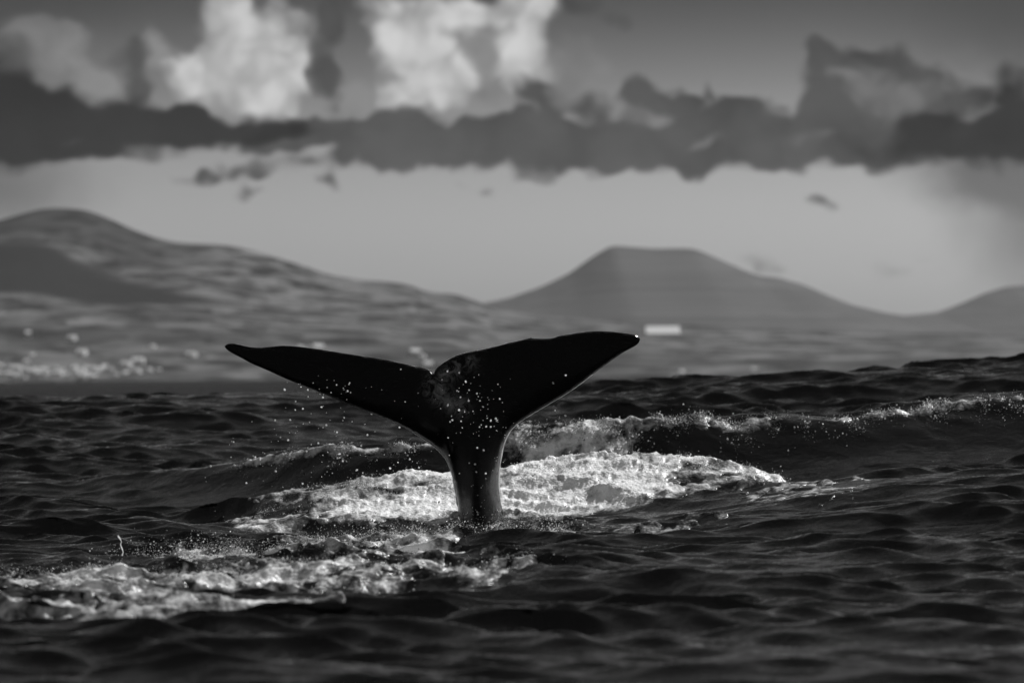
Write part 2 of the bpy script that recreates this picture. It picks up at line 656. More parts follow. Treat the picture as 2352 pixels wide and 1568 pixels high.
# long wave breaking behind the tail
CA = crest([(-300, 1150, 95), (150, 1130, 95), (340, 1106, 94), (480, 1084, 93), (600, 1062, 92), (750, 1033, 91), (870, 1027, 90.5),
            (1000, 1020, 90), (1180, 1000, 89.5), (1350, 992, 89), (1480, 985, 89), (1600, 966, 89), (1800, 958, 89),
            (1930, 962, 89), (2100, 945, 89), (2250, 928, 89), (2352, 922, 89), (2700, 905, 89)], 90)
# mound of churned water round the tail
CC = crest([(300, 1232), (430, 1215), (520, 1192), (600, 1160), (700, 1135), (800, 1114), (920, 1102), (1040, 1092), (1160, 1077), (1300, 1062),
            (1400, 1042), (1440, 1036), (1500, 1041), (1560, 1047), (1640, 1056), (1720, 1070), (1790, 1096), (1840, 1120), (1900, 1150)], 83.2)


def base_level(x, y):
    s = x / (0.06125 * y)                    # -1..1 across the view as one goes out
    right = sstep(s, -0.2, 1.1)
    left = sstep(-s, 0.2, 1.2)
    z = -0.12 * np.exp(-((y - 77) / 6.5) ** 2) * (1 - right) + 0.02 * np.exp(-((y - 79) / 4.0) ** 2)
    z = z + right * 0.52 * sstep(y, 56, 86) * (1 - 0.8 * sstep(y, 90, 99))
    z = z + 0.02 * left
    swell = (1.15 + 0.30 * right - 0.05 * left)
    z = z + swell * np.where(y < 122, sstep(y, 92, 126) ** 1.0, 1 - sstep(y, 122, 165))
    z = z + 0.12 * gnoise(x / 9 + 3, y / 12, 5) * sstep(y, 30, 50)
    z = z + (1.75 * right) * sstep(y, 200, 290) * (1 - sstep(y, 300, 420))
    z = z + 0.35 * gnoise(x / 30 + 9, y / 24, 6) * sstep(y, 130, 200)
    return z


def surface(x, y, spacing):
    """x, y flat arrays of undisturbed positions; spacing = local mesh step along y"""
    x = x.astype(np.float32)
    y = y.astype(np.float32)
    z = base_level(x, y).astype(np.float32)
    spacing = spacing * DS
    # ridge A
    ya = np.interp(x, CA[:, 0], CA[:, 2])
    za = np.interp(x, CA[:, 0], CA[:, 1]) + 0.10 * sstep(x, 0.8, 2.2) + 0.035 * fbm(x * 1.1, y * 0, 3, .6, 41)
    ya = ya + 0.35 * gnoise(x * 0.6, y * 0, 43)
    hA = np.maximum(za - base_level(x, ya), 0.0)
    t = y - ya
    prof = np.where(t < 0, np.exp(-(np.abs(t) / 1.35) ** 1.5), np.exp(-(t / 3.4) ** 2))
    z = z + hA * prof
    faceA = sstep(hA, .1, .3) * np.exp(-((t + 1.5) / 1.7) ** 2)
    # trough in front of A
    z = z - 0.10 * sstep(hA, .1, .4) * np.exp(-((t + 3.8) / 1.6) ** 2)
    # mound C
    yc = 83.2 + 0.25 * gnoise(x * 0.9, y * 0, 47)
    zc = np.interp(x, CC[:, 0], CC[:, 1], left=-1, right=-1) + 0.03 * fbm(x * 2.2, y * 0, 3, .6, 51)
    hC = np.maximum(zc - base_level(x, yc), 0.0)
    tc = y - yc
    profc = np.where(tc < 0, np.exp(-(np.abs(tc) / 2.1) ** 1.6), np.exp(-(tc / 1.2) ** 2))
    z = z + hC * profc
    calm = 1 - 0.4 * np.maximum(ell(x, y, 1150, 77.5, 1.6, 4.5), ell(x, y, 760, 79.5, 1.7, 3.5)) - 0.8 * faceA - 0.45 * sstep(hC, .05, .2) * np.exp(-(tc / 2.2) ** 2)
    # broken water before the tail and down the left
    e = env_chop(x, y)
    z = z + e * (0.10 * (billow(x * 1.7, y * 0.8, 3, .6, 61) - 0.60) + 0.03 * fbm(x * 5, y * 2.5, 2, .5, 67))
    z = z - 0.06 * ell(x, y, 760, 79, 1.6, 3.0)
    calm = np.maximum(calm, 0.12)
    gust = 0.85 + 0.75 * fbm(x / 5, y / 9, 2, .5, 71)
    yt = y * np.float32(DS)
    X, Y = x.copy(), yt.copy()
    for i in range(NW):
        fil = sstep(np.asarray(w_lam[i] / spacing), 2.2, 4.5)
        if np.max(fil) <= 0:
            continue
        k = w_k[i]
        cx_, cy_ = math.cos(w_dir[i]), math.sin(w_dir[i])
        ph = (k * cx_) * x + (k * cy_) * yt + w_ph[i]
        A = w_amp[i] * fil * calm
        if w_lam[i] < 1.6:
            A = A * gust
        s_ = np.sin(ph)
        c_ = np.cos(ph)
        z = z + A * c_
        q = 0.75
        X = X - (q * cx_) * A * s_
        Y = Y - (q * cy_) * A * s_
    return X, Y, z


def ell(x, y, px, py_d, rx, ry):
    """soft ellipse on the water: photo column px at distance d"""
    cx_ = (px - 1176) * py_d / PXO
    return np.clip(1.25 - np.sqrt(((x - cx_) / rx) ** 2 + ((y - py_d) / ry) ** 2), 0, 1)


def env_chop(x, y):
    a = ell(x, y, 1180, 77, 0.9, 3.0)
    a = np.maximum(a, ell(x, y, 850, 73, 1.2, 4.0))
    a = np.maximum(a, ell(x, y, 600, 68, 1.6, 6.0))
    a = np.maximum(a, ell(x, y, 1000, 61, 1.4, 5.0))
    a = np.maximum(a, ell(x, y, 500, 60, 1.8, 6.0))
    a = np.maximum(a, ell(x, y, 100, 60, 1.8, 7.0))
    a = np.maximum(a, 0.6 * ell(x, y, 100, 52, 1.0, 3.0))
    return sstep(a, 0, .7)


def grid_faces(nr, nc):
    i = np.arange(nr * nc).reshape(nr, nc)
    return np.stack([i[:-1, :-1], i[:-1, 1:], i[1:, 1:], i[1:, :-1]], -1).reshape(-1, 4)


rows = np.concatenate([np.linspace(4, 36, 60, endpoint=False), np.arange(36, 60, 0.072), np.arange(60, 95, 0.066),
                       np.arange(95, 130, 0.10), np.geomspace(130, 300, 210, endpoint=False),
                       np.geomspace(300, 14000, 130)])
inner = np.linspace(-1.3, 1.3, 520)
outer = 1.3 * np.geomspace(1.02, 22, 36)
cols = np.concatenate([-outer[::-1], inner, outer])
gy = np.repeat(rows[:, None], len(cols), 1)
gx = cols[None, :] * 0.06125 * gy
sp_r = np.gradient(rows)[:, None]
sp_c = np.gradient(cols)[None, :] * 0.06125 * gy
spc = np.maximum(np.repeat(sp_r, len(cols), 1), sp_c * 0.8)
X, Y, Z = surface(gx.ravel(), gy.ravel(), spc.ravel().astype(np.float32))
sea = mesh_np('sea', np.stack([X, Y, Z], 1), grid_faces(len(rows), len(cols)), MW)
tag(sea, 'dark choppy sea with small wind waves', None, None, 'structure')


# ------------------------------------------------------------------ foam
def foam_mask(x, y):
    """> 0 where foam lies"""
    ya = np.interp(x, CA[:, 0], CA[:, 2])
    yc = 83.2
    n1 = fbm(x * 1.6, y * 0.55, 4, .6, 81)
    n2 = fbm(x * 4.5, y * 1.8, 3, .6, 83)
    n3 = fbm(x * 1.5 - y * .10, y * 0.42, 4, .62, 85)
    px = x / y * PXO + 1176
    tc = y - yc
    # mound: dense by the tail, torn further out
    densC = lerp_tab(px, [(380, -.6), (520, .15), (640, .4), (760, .5), (880, .8), (1000, 1.0), (1120, 1.0), (1300, 1.05), (1500, .85), (1600, .5), (1720, .28), (1800, .2), (1850, 0), (1900, -.6)])
    m_c = densC + 0.9 * n1 + 0.6 * n2 - 0.95 * sstep(np.abs(tc + 1.2), 1.2, 2.6) - 0.25
    m_c = np.where(np.abs(tc) > 5, -1, m_c)
    # crest of the long wave
    densA = lerp_tab(px, [(380, -1), (480, -.05), (600, .35), (720, .65), (900, .6), (1050, .4), (1170, .3), (1300, .6), (1420, .55), (1500, .2), (1560, 0), (1700, -.02), (1900, .0), (2050, .05), (2150, .2), (2352, .1)])
    wid = lerp_tab(px, [(380, .16), (700, .24), (1000, .28), (1180, .9), (1400, 1.0), (1500, .5), (1800, .35), (2352, .25)])
    m_a = densA + 0.8 * n1 + 0.7 * n2 - 1.2 * (np.abs(y - ya + 0.1 + 0.3 * wid) / wid) ** 2
    # torn streaks before the tail and down the left
    e = np.maximum.reduce([ell(x, y, 1020, 60.5, 1.0, 4.5), ell(x, y, 700, 60, 1.4, 5.5), ell(x, y, 250, 58, 1.7, 6.0),
                           1.0 * ell(x, y, 1170, 75.5, 0.8, 3.2), 1.0 * ell(x, y, 850, 73, 1.5, 5.0), .95 * ell(x, y, 600, 69, 1.5, 5.0), .9 * ell(x, y, 900, 67, 1.6, 3.0), 1.0 * ell(x, y, 300, 51.5, 1.7, 3.2), .7 * ell(x, y, 560, 52, .6, 1.2)])
    m_f = 1.35 * sstep(e, 0, .9) + 1.25 * n3 + 0.8 * n2 - 1.02
    # lace of floating foam off the right flank of the mound
    e2 = np.maximum(ell(x, y, 1840, 79, .8, 3.6), 0.9 * ell(x, y, 1960, 83, 1.1, 2.6))
    e2 = np.maximum(e2, 0.72 * ell(x, y, 1480, 74.5, 1.2, 3.0))
    lace = 1 - np.abs(fbm(x * 2.6, y * 0.9, 3, .5, 91)) * 4.2
    m_l = 0.9 * sstep(e2, 0, .8) + 0.55 * lace + 0.5 * n2 - 1.02
    # wisps left of the mound
    e3 = ell(x, y, 480, 79, .8, 3.0)
    m_w = .9 * sstep(e3, 0, .9) + 1.0 * n3 + .4 * n2 - 1.15
    m_l = np.where((y > 84.5) | (e2 <= 0), -1, m_l)
    m_f = np.where(e <= 0, -1, m_f)
    m_w = np.where(e3 <= 0, -1, m_w)
    allm = np.stack([m_c, m_a, m_f, m_l, m_w])
    top = np.argmax(allm, 0)
    amp = np.array([1.0, .9, .4, .05, .08])[top]
    thick = np.array([1.0, .8, .62, .6, .5])[top]          # how closely the bubbles pack
    return allm.max(0), amp, thick


frows = np.arange(46.5, 92.5, 0.046)
fcols = np.linspace(-1.1, 1.1, 820)
fy = np.repeat(frows[:, None], len(fcols), 1)
fx = fcols[None, :] * 0.06125 * fy
fm, famp, fthick = foam_mask(fx.ravel(), fy.ravel())
FX, FY, FZ = surface(fx.ravel(), fy.ravel(), np.full(fx.size, 0.085, dtype=np.float32))
fl = fm.ravel()
lump = billow(fx.ravel() * 5.5, fy.ravel() * 3.0, 3, .55, 95)
lump = .7 * lump + .5 * np.clip(billow(fx.ravel() * 15, fy.ravel() * 7, 2, .6, 97), 0, 1)
lift = np.where(fl > 0, 0.004 + 0.05 * famp * sstep(fl, 0, .8) * lump + 0.006 * sstep(fl, 0, .2), 0.14 * fl)
FZ = FZ + np.clip(lift, -0.03, 1)
ff = grid_faces(len(frows), len(fcols))
keep = (fl[ff] > -0.02).any(1) & (fl[ff] > -0.25).all(1)
ff = ff[keep]
used, inv = np.unique(ff.ravel(), return_inverse=True)
foam = mesh_np('sea_foam', np.stack([FX, FY, FZ], 1)[used], inv.reshape(-1, 4), MF)
da = foam.data.attributes.new('dens', 'FLOAT', 'POINT')
da.data.foreach_set('value', np.clip(fl[used] * fthick[used], -.2, 1).astype(np.float32))
tag(foam, 'white churned foam on the water round the whale tail', 'foam', None, 'stuff')

# ------------------------------------------------------------------ the whale's tail
notch = [(1157, 303)]
left_top = [(1143, 287), (1112, 273), (1050, 262), (980, 245), (900, 228), (820, 217), (757, 207), (690, 197), (600, 183), (525, 172),
            (440, 163), (390, 162), (330, 168), (280, 173), (230, 168), (200, 160), (170, 154), (140, 151), (118, 154)]
left_tip = [(106, 166)]
left_low = [(115, 180), (145, 200), (190, 222), (240, 250), (300, 275), (340, 292), (400, 320), (460, 345), (530, 370), (600, 400),
            (660, 425), (720, 453), (780, 476), (850, 502), (920, 528), (990, 559), (1050, 591), (1100, 622), (1150, 657), (1190, 692),
            (1220, 730), (1240, 775), (1255, 830), (1265, 890), (1275, 960), (1282, 1020), (1285, 1200), (1270, 1500)]
bottom = [(1500, 1500)]
right_low = [(1510, 1200), (1508, 1030), (1500, 985), (1490, 940), (1482, 895), (1478, 830), (1484, 760), (1493, 700), (1508, 640),
             (1530, 595), (1560, 560), (1600, 530), (1650, 500), (1700, 470), (1750, 441), (1800, 412), (1850, 379), (1900, 342),
             (1940, 310), (1980, 280), (2020, 251), (2060, 222), (2100, 195), (2143, 173), (2165, 160), (2178, 148)]
right_tip = [(2184, 130)]
right_top = [(2175, 115), (2150, 106), (2100, 98), (2040, 92), (1980, 90), (1930, 92), (1880, 98), (1830, 106), (1775, 114), (1742, 127),
             (1700, 129), (1652, 127), (1638, 123), (1580, 138), (1510, 153), (1430, 175), (1365, 188), (1300, 200), (1250, 219),
             (1212, 241), (1182, 264), (1164, 283)]


def tail_xz(q):
    p = at(459.4 + q[0] * 0.46385, 717.8 + q[1] * 0.46385, DW)
    return (p.x, p.z)


def resample(pts, step):
    pts = np.array(pts)
    # light Chaikin smoothing, ends kept
    for _ in range(1):
        a, b = pts[:-1], pts[1:]
        mid = np.empty((2 * len(a), 2))
        mid[0::2] = a * .75 + b * .25
        mid[1::2] = a * .25 + b * .75
        pts = np.vstack([pts[:1], mid, pts[-1:]])
    s = np.concatenate([[0], np.cumsum(np.hypot(*np.diff(pts, axis=0).T))])
    n = max(2, int(s[-1] / step))
    u = np.linspace(0, s[-1], n + 1)
    return np.stack([np.interp(u, s, pts[:, 0]), np.interp(u, s, pts[:, 1])], 1)


T = lambda lst: [tail_xz(q) for q in lst]
lt = resample(T(notch + left_top + left_tip), 0.016)
ll = resample(T(left_tip + left_low), 0.016)
bt = resample(T(left_low[-1:] + bottom), 0.016)
rl = resample(T(bottom + right_low + right_tip), 0.016)
rtp = resample(T(right_tip + right_top + notch), 0.016)
edge = np.vstack([lt[:-1], ll[:-1], bt[:-1], rl[:-1], rtp[:-1]])
trail = np.vstack([lt, rtp])
lead = np.vstack([ll, rl])


def near(pts, curve):
    out = np.empty(len(pts))
    for i in range(0, len(pts), 2000):
        d = pts[i:i + 2000, None, :] - curve[None, :, :]
        out[i:i + 2000] = np.sqrt((d ** 2).sum(-1).min(1))
    return out


def inside(pts, poly):
    x, y = pts[:, 0], pts[:, 1]
    c = np.zeros(len(pts), bool)
    x0, y0 = poly[:, 0], poly[:, 1]
    x1, y1 = np.roll(x0, -1), np.roll(y0, -1)
    for a, b, c_, d in zip(x0, y0, x1, y1):
        hit = ((b > y) != (d > y)) & (x < (c_ - a) * (y - b) / (d - b + 1e-12) + a)
        c ^= hit
    return c


gxs, gzs = np.meshgrid(np.arange(-2.9, 1.6, 0.02), np.arange(-1.5, 2.0, 0.02))
gp = np.stack([gxs.ravel(), gzs.ravel()], 1) + RNG.uniform(-.004, .004, (gxs.size, 2))
gp = gp[inside(gp, edge)]
gp = gp[near(gp, edge) > 0.010]
# an extra ring close inside the edge so that it rounds over smoothly
allp = np.vstack([edge, gp])
res = delaunay_2d_cdt([Vector(p) for p in allp], [(i, (i + 1) % len(edge)) for i in range(len(edge))], [], 1, 1e-6)
v2 = np.array([tuple(q) for q in res[0]])
tri = np.array([f for f in res[2] if len(f) == 3])
on_edge = near(v2, edge) < 1e-4
dt, dl = near(v2, trail), near(v2, lead)
XC = tail_xz((1375, 700))[0]                      # axis of the stock
ZN = tail_xz((1157, 300))[1]
xr, zr = v2[:, 0] - XC, v2[:, 1]
down = sstep(ZN - zr, 0.0, 1.15)                  # 0 at the notch, 1 low on the stock
# half thickness
fluke = 0.085 * np.exp(-(np.abs(xr) / 1.45) ** 2) + 0.018
tl = np.sqrt(np.clip(1 - (1 - np.clip(dl / (0.05 + 0.22 * np.exp(-(xr / 1.2) ** 2)), 0, 1)) ** 2, 0, 1))
tt = np.sqrt(np.clip(1 - (1 - np.clip(dt / 0.018, 0, 1)) ** 2, 0, 1)) * (0.17 + 0.83 * sstep(dt, 0, 0.42))
stock = (0.10 + 0.24 * down) * np.exp(-(xr / (0.26 + 0.0 * down)) ** 2)
half = (fluke + stock * down ** 0.7) * tl * tt
half[on_edge] = 0
# camber: flukes sweep away from the viewer at the tips, stock leans
sweep = 0.22 * (np.abs(xr) / 2.1) ** 1.8 - 0.10 * np.exp(-((xr + 0.55) / 0.35) ** 2) * sstep(zr, .55, 1.0) * sstep(ZN + .25 - zr, 0, .3)
sweep = sweep + 0.10 * (zr - 0.3)
# muscle ridge where the left fluke meets the stock
RL = np.array(T([(1150, 330), (1185, 420), (1215, 500), (1226, 600), (1236, 700), (1256, 800), (1275, 900), (1285, 1000), (1285, 1300)]))
ridge = 0.035 * np.exp(-(near(v2, resample(RL, .01)) / 0.035) ** 2) * np.clip(half / .03, 0, 1)
CK = np.array(T([(1360, 560), (1365, 700), (1365, 900), (1370, 1300)]))
keel = 0.03 * np.exp(-(near(v2, resample(CK, .01)) / 0.05) ** 2) * np.clip(half / .05, 0, 1)
wob = 0.006 * fbm(v2[:, 0] * 6, v2[:, 1] * 6, 3, .6, 7) * np.clip(half / .03, 0, 1)
front = np.stack([v2[:, 0], DW * DS + sweep - half - ridge - keel + wob, v2[:, 1]], 1)
back = np.stack([v2[:, 0], DW * DS + sweep + half * 0.9, v2[:, 1]], 1)
nV = len(v2)
bi = np.arange(nV)
extra = np.where(~on_edge)[0]
bi[extra] = nV + np.arange(len(extra))
verts = np.vstack([front, back[extra]])
# orient: front triangles face the viewer (-y)
a, b, c = v2[tri[:, 0]], v2[tri[:, 1]], v2[tri[:, 2]]
cr = (b[:, 0] - a[:, 0]) * (c[:, 1] - a[:, 1]) - (b[:, 1] - a[:, 1]) * (c[:, 0] - a[:, 0])
tri = np.where(cr[:, None] > 0, tri, tri[:, ::-1])
faces = np.vstack([tri, bi[tri[:, ::-1]]])
whale = mesh_np('whale_tail', verts, faces, MS)
sc1 = near(v2, resample(T([(1330, 240), (1260, 270), (1190, 330), (1200, 400), (1240, 440), (1290, 470)]), .01))
sc2 = near(v2, resample(T([(1150, 320), (1130, 360), (1150, 400), (1180, 430)]), .01))
scar = np.clip(np.maximum(np.exp(-(sc1 / .085) ** 2), np.exp(-(sc2 / .06) ** 2)) * sstep(dt, 0.01, .06), 0, 1)
sa = whale.data.attributes.new('scar', 'FLOAT', 'POINT')
sa.data.foreach_set('value', np.concatenate([scar, np.zeros(len(extra))]).astype(np.float32))
tag(whale, 'black wet whale tail with spread flukes rising from the foam', 'whale')

# ------------------------------------------------------------------ spray
def ico(sub):
    import bmesh
    bm = bmesh.new()
    bmesh.ops.create_icosphere(bm, subdivisions=sub, radius=1)
    vv = np.array([v.co[:] for v in bm.verts])
    fc = np.array([[q.index for q in f.verts] for f in bm.faces])
    bm.free()
    return vv, fc


iv, ifc = ico(2)
drop_meshes = []
for k, (a1, a2) in enumerate([(1, 1.0), (1.35, .85), (.9, 1.5), (1.2, 1.2)]):
    q = iv.copy()
    q = q * (1 + 0.18 * fbm(q[:, 0] * 1.3 + k * 9, q[:, 2] * 1.3 + q[:, 1], 2, .5, 3 + k))[:, None]
    q[:, 0] *= a1
    q[:, 2] *= a2
    me = bpy.data.meshes.new('water_droplet')
    me.from_pydata(q.tolist(), [], ifc.tolist())
    me.materials.append(MD)
    for f in me.polygons:
        f.use_smooth = True
    drop_meshes.append(me)


def tube(name, path, radii, mat, seg=10):
    V_, F_ = [], []
    for i, (p, r) in enumerate(zip(path, radii)):
        for k in range(seg):
            a_ = 2 * math.pi * k / seg
            V_.append((p.x + r * math.cos(a_), p.y + r * math.sin(a_), p.z))
    for i in range(len(path) - 1):
        for k in range(seg):
            F_.append((i * seg + k, i * seg + (k + 1) % seg, (i + 1) * seg + (k + 1) % seg, (i + 1) * seg + k))
    return mesh_np(name, np.array(V_), np.array(F_), mat)


def gauss_pts(n, cx_, cy_, sx_, sy_):
    return [(random.gauss(cx_, sx_), random.gauss(cy_, sy_)) for _ in range(n)]


def droplet(px, py, d, r, label, group):
    o = bpy.data.objects.new('water_droplet', random.choice(drop_meshes))
    COL.objects.link(o)
    o.location = at(px, py, d)
    o.scale = (r, r, r)
    o.rotation_euler = (random.uniform(0, 3), random.uniform(0, 3), random.uniform(0, 3))
    tag(o, label, 'droplet', group)


def rsize(lo=.0023, hi=.0095):
    return min(hi, lo * (1 + random.expovariate(1.0) ** 1.4))


tail_drops = (gauss_pts(30, 1085, 905, 34, 30) + gauss_pts(42, 1095, 960, 42, 35) + gauss_pts(40, 1100, 1070, 40, 70)
              + gauss_pts(14, 1100, 1160, 40, 20) + gauss_pts(22, 760, 890, 45, 14) + gauss_pts(16, 880, 900, 90, 25))
for px, py in tail_drops:
    droplet(px, py, random.uniform(78.2, 79.1), rsize(), 'bright water droplet falling in front of the black tail',
            'droplets before the tail')
air_drops = (gauss_pts(32, 715, 985, 60, 34) + gauss_pts(24, 850, 970, 90, 40) + gauss_pts(58, 760, 1065, 130, 25) + gauss_pts(10, 600, 1050, 60, 40))
for px, py in air_drops:
    droplet(px, min(py, 1118), random.uniform(80.5, 84), rsize(), 'bright water droplet hanging in the air beside the tail over the dark wave',
            'droplets beside the tail')
for px, py in gauss_pts(8, 1290, 920, 20, 40):
    droplet(px, py, random.uniform(79, 81), rsize(.004, .009), 'tiny water droplet in the air under the notched fluke', 'droplets under the notched fluke')

# fine spray: thousands of beads joined into one body
ov = np.array([(1, 0, 0), (-1, 0, 0), (0, 1, 0), (0, -1, 0), (0, 0, 1), (0, 0, -1)], float)
of = np.array([(0, 2, 4), (2, 1, 4), (1, 3, 4), (3, 0, 4), (2, 0, 5), (1, 2, 5), (3, 1, 5), (0, 3, 5)])
iv1, if1 = ico(1)
flat_x, flat_y = fx.ravel(), fy.ravel()


def beads_on(select, n, lift_fn, rlo, rhi, weight):
    idx = np.where(select)[0]
    w = weight[idx] * np.clip(.25 + 1.6 * fbm(flat_x[idx] * 3.1, flat_y[idx] * 1.3, 3, .6, 131), .02, 2) ** 1.5
    idx = RNG.choice(idx, n, p=w / w.sum())
    c = np.stack([FX[idx], FY[idx], FZ[idx]], 1)
    c[:, 0] += RNG.uniform(-.01, .01, n)
    c[:, 1] += RNG.uniform(-.03, .03, n)
    c[:, 2] += lift_fn(n)
    return c, rlo + (rhi - rlo) * RNG.power(0.45, n) ** 3


def build_beads(name, c, r, label):
    """small faceted drops, each turned its own way so that some catch the sun"""
    n = len(c)
    q4 = RNG.normal(0, 1, (n, 4))
    q4 /= np.linalg.norm(q4, axis=1)[:, None]
    w_, x_, y_, z_ = q4.T
    rot = np.stack([np.stack([1 - 2 * (y_ * y_ + z_ * z_), 2 * (x_ * y_ - z_ * w_), 2 * (x_ * z_ + y_ * w_)], -1),
                    np.stack([2 * (x_ * y_ + z_ * w_), 1 - 2 * (x_ * x_ + z_ * z_), 2 * (y_ * z_ - x_ * w_)], -1),
                    np.stack([2 * (x_ * z_ - y_ * w_), 2 * (y_ * z_ + x_ * w_), 1 - 2 * (x_ * x_ + y_ * y_)], -1)], 1)
    q = np.einsum('nij,kj->nki', rot, ov) * r[:, None, None] * RNG.uniform(.8, 1.25, (n, 6, 1)) + c[:, None]
    f = of[None] + (np.arange(n) * 6)[:, None, None]
    o = mesh_np(name, q.reshape(-1, 3), f.reshape(-1, 3), MP, False)
    tag(o, label, 'spray', None, 'stuff')
    return o


yaf = np.interp(flat_x, CA[:, 0], CA[:, 2])
pxf = flat_x / flat_y * PXO + 1176
nearA = np.exp(-((flat_y - yaf + .3) / .55) ** 2) * lerp_tab(pxf, [(300, 0), (420, .5), (700, 1), (1100, 1), (1500, 1.3), (2000, 1.5), (2352, 1.4), (2400, 0)])
nearC = np.exp(-((flat_y - 82.6) / 1.0) ** 2) * lerp_tab(pxf, [(450, 0), (600, 1), (1100, .7), (1600, .8), (1830, .8), (1880, 0)])
nearE = np.maximum.reduce([1.4 * ell(flat_x, flat_y, 1180, 76.8, .62, 2.2), ell(flat_x, flat_y, 950, 74, 1.0, 2.5), .8 * ell(flat_x, flat_y, 600, 69, 1.4, 3.0)])
nearF = np.maximum.reduce([ell(flat_x, flat_y, 1050, 61, 1.0, 4), ell(flat_x, flat_y, 600, 62, 1.4, 5), ell(flat_x, flat_y, 120, 61, 1.4, 4)])
lift_exp = lambda s: (lambda n: RNG.exponential(s, n))
parts = [beads_on(nearA > .05, 13000, lift_exp(.018), .0025, .013, nearA ** 2),
         beads_on(nearC > .05, 6000, lift_exp(.018), .0022, .009, nearC ** 2),
         beads_on(nearE > .05, 24000, lift_exp(.04), .0022, .009, nearE ** 1.5),
         beads_on(nearF > .05, 12000, lift_exp(.018), .0022, .009, nearF ** 1.5)]
build_beads('fine_spray', np.vstack([q[0] for q in parts]), np.concatenate([q[1] for q in parts]),
            'glittering beads of spray over the foam and wave crests')


# rim light on the wet edges, added as thin bright tubes, parts of the tail
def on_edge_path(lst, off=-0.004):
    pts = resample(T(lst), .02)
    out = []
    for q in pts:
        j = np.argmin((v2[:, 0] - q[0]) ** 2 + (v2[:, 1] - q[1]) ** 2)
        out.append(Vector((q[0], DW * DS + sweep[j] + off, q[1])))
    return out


def rim_glint(lst, r0, seed_):
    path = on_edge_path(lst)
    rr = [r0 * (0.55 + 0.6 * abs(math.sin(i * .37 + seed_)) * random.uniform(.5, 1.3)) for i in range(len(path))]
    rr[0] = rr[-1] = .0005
    o = tube('rim_glint', path, rr, MRIM, 8)
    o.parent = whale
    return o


rim_glint([(1482, 900), (1478, 830), (1484, 760), (1493, 700), (1508, 640), (1530, 595), (1560, 560), (1600, 530), (1650, 500), (1700, 470), (1750, 441), (1800, 412), (1850, 379), (1900, 342), (1950, 303)], .0085, 1)
rim_glint([(1060, 597), (1100, 622), (1150, 657), (1190, 692), (1220, 730), (1240, 775), (1255, 830), (1265, 890), (1275, 960)], .006, 2)
rim_glint(left_top[:-2], .003, 11)
rim_glint(right_top[1:-1], .003, 12)
rim_glint([(1530, 148), (1495, 157), (1465, 166)], .006, 3)
rim_glint([(1405, 181), (1385, 184), (1365, 188)], .006, 4)
rim_glint([(1850, 103), (1825, 107), (1790, 112)], .006, 5)
rim_glint([(700, 199), (680, 195)], .006, 6)
rim_glint([(770, 209), (745, 205)], .006, 7)
rim_glint([(540, 174), (520, 171)], .006, 8)
rim_glint([(450, 164), (400, 162)], .005, 9)
rim_glint([(185, 157), (160, 153)], .005, 10)

# thin jet thrown up at the left
jp = [(282, 1300), (281, 1288), (280, 1277), (283, 1267), (280, 1258), (277, 1250), (279, 1243), (276, 1237), (273, 1232), (271, 1228)]
jr = [.007, .005, .007, .003, .006, .004, .002, .006, .009, .001]
tag(tube('water_jet', [at(x_, y_, 70) for x_, y_ in jp], jr, MD), 'thin twisting jet of water thrown up from the foam', 'water jet')
# ragged tongue of splash on the mound
sp_ = [(1446, 1050), (1447, 1042), (1449, 1034), (1451, 1028), (1452, 1022), (1453, 1017)]
tag(tube('splash_tongue', [at(x_, y_, 83) for x_, y_ in sp_], [.05, .035, .018, .012, .009, .002], MF), 'pointed tongue of splash on top of the white mound', 'splash')

# ------------------------------------------------------------------ land
def hill(name, prof, d_shore, d_ridge, d_back, mat, label, bend=1.15, rough=.03, ncol=260, nrow=60):
    a_ = np.array(prof, float)
    pxs = np.linspace(a_[0, 0], a_[-1, 0], ncol)
    pys = np.interp(pxs, a_[:, 0], a_[:, 1])
    ker = np.exp(-np.linspace(-2, 2, 7) ** 2)
    pys = np.convolve(np.pad(pys, 3, 'edge'), ker / ker.sum(), 'valid')
    ridge_p = [at(x_, y_, d_ridge) for x_, y_ in zip(pxs, pys)]
    V_ = []
    ts = np.concatenate([np.linspace(0, 1, nrow), 1 + np.linspace(.1, 1, 12)])
    xs = np.array([p.x for p in ridge_p])
    zs = np.maximum(np.array([p.z for p in ridge_p]), 2)
    Zs, Ts = [], []
    for t in ts:
        if t <= 1:
            y_ = DS * (d_shore + (d_ridge - d_shore) * t)
            z_ = -3 + (zs + 3) * (0.035 * min(t / .02, 1) + .965 * t ** bend)
        else:
            y_ = DS * (d_ridge + (d_back - d_ridge) * (t - 1))
            z_ = -3 + (zs + 3) * (1 - (t - 1) ** 1.3)
        yy = np.full(len(xs), y_)
        n_ = fbm(xs / 420, yy / 420, 4, .5, 101) * zs * rough * 4 * t * max(0, 1 - t if t < 1 else 0) * 2
        V_.append(np.stack([xs, yy, z_ + n_], 1))
        Ts.append(np.full(len(xs), t))
    V_ = np.array(V_)
    o = mesh_np(name, V_.reshape(-1, 3), grid_faces(len(ts), ncol), mat)
    tag(o, label, None, None, 'structure')
    return o, V_, np.array(Ts), pxs


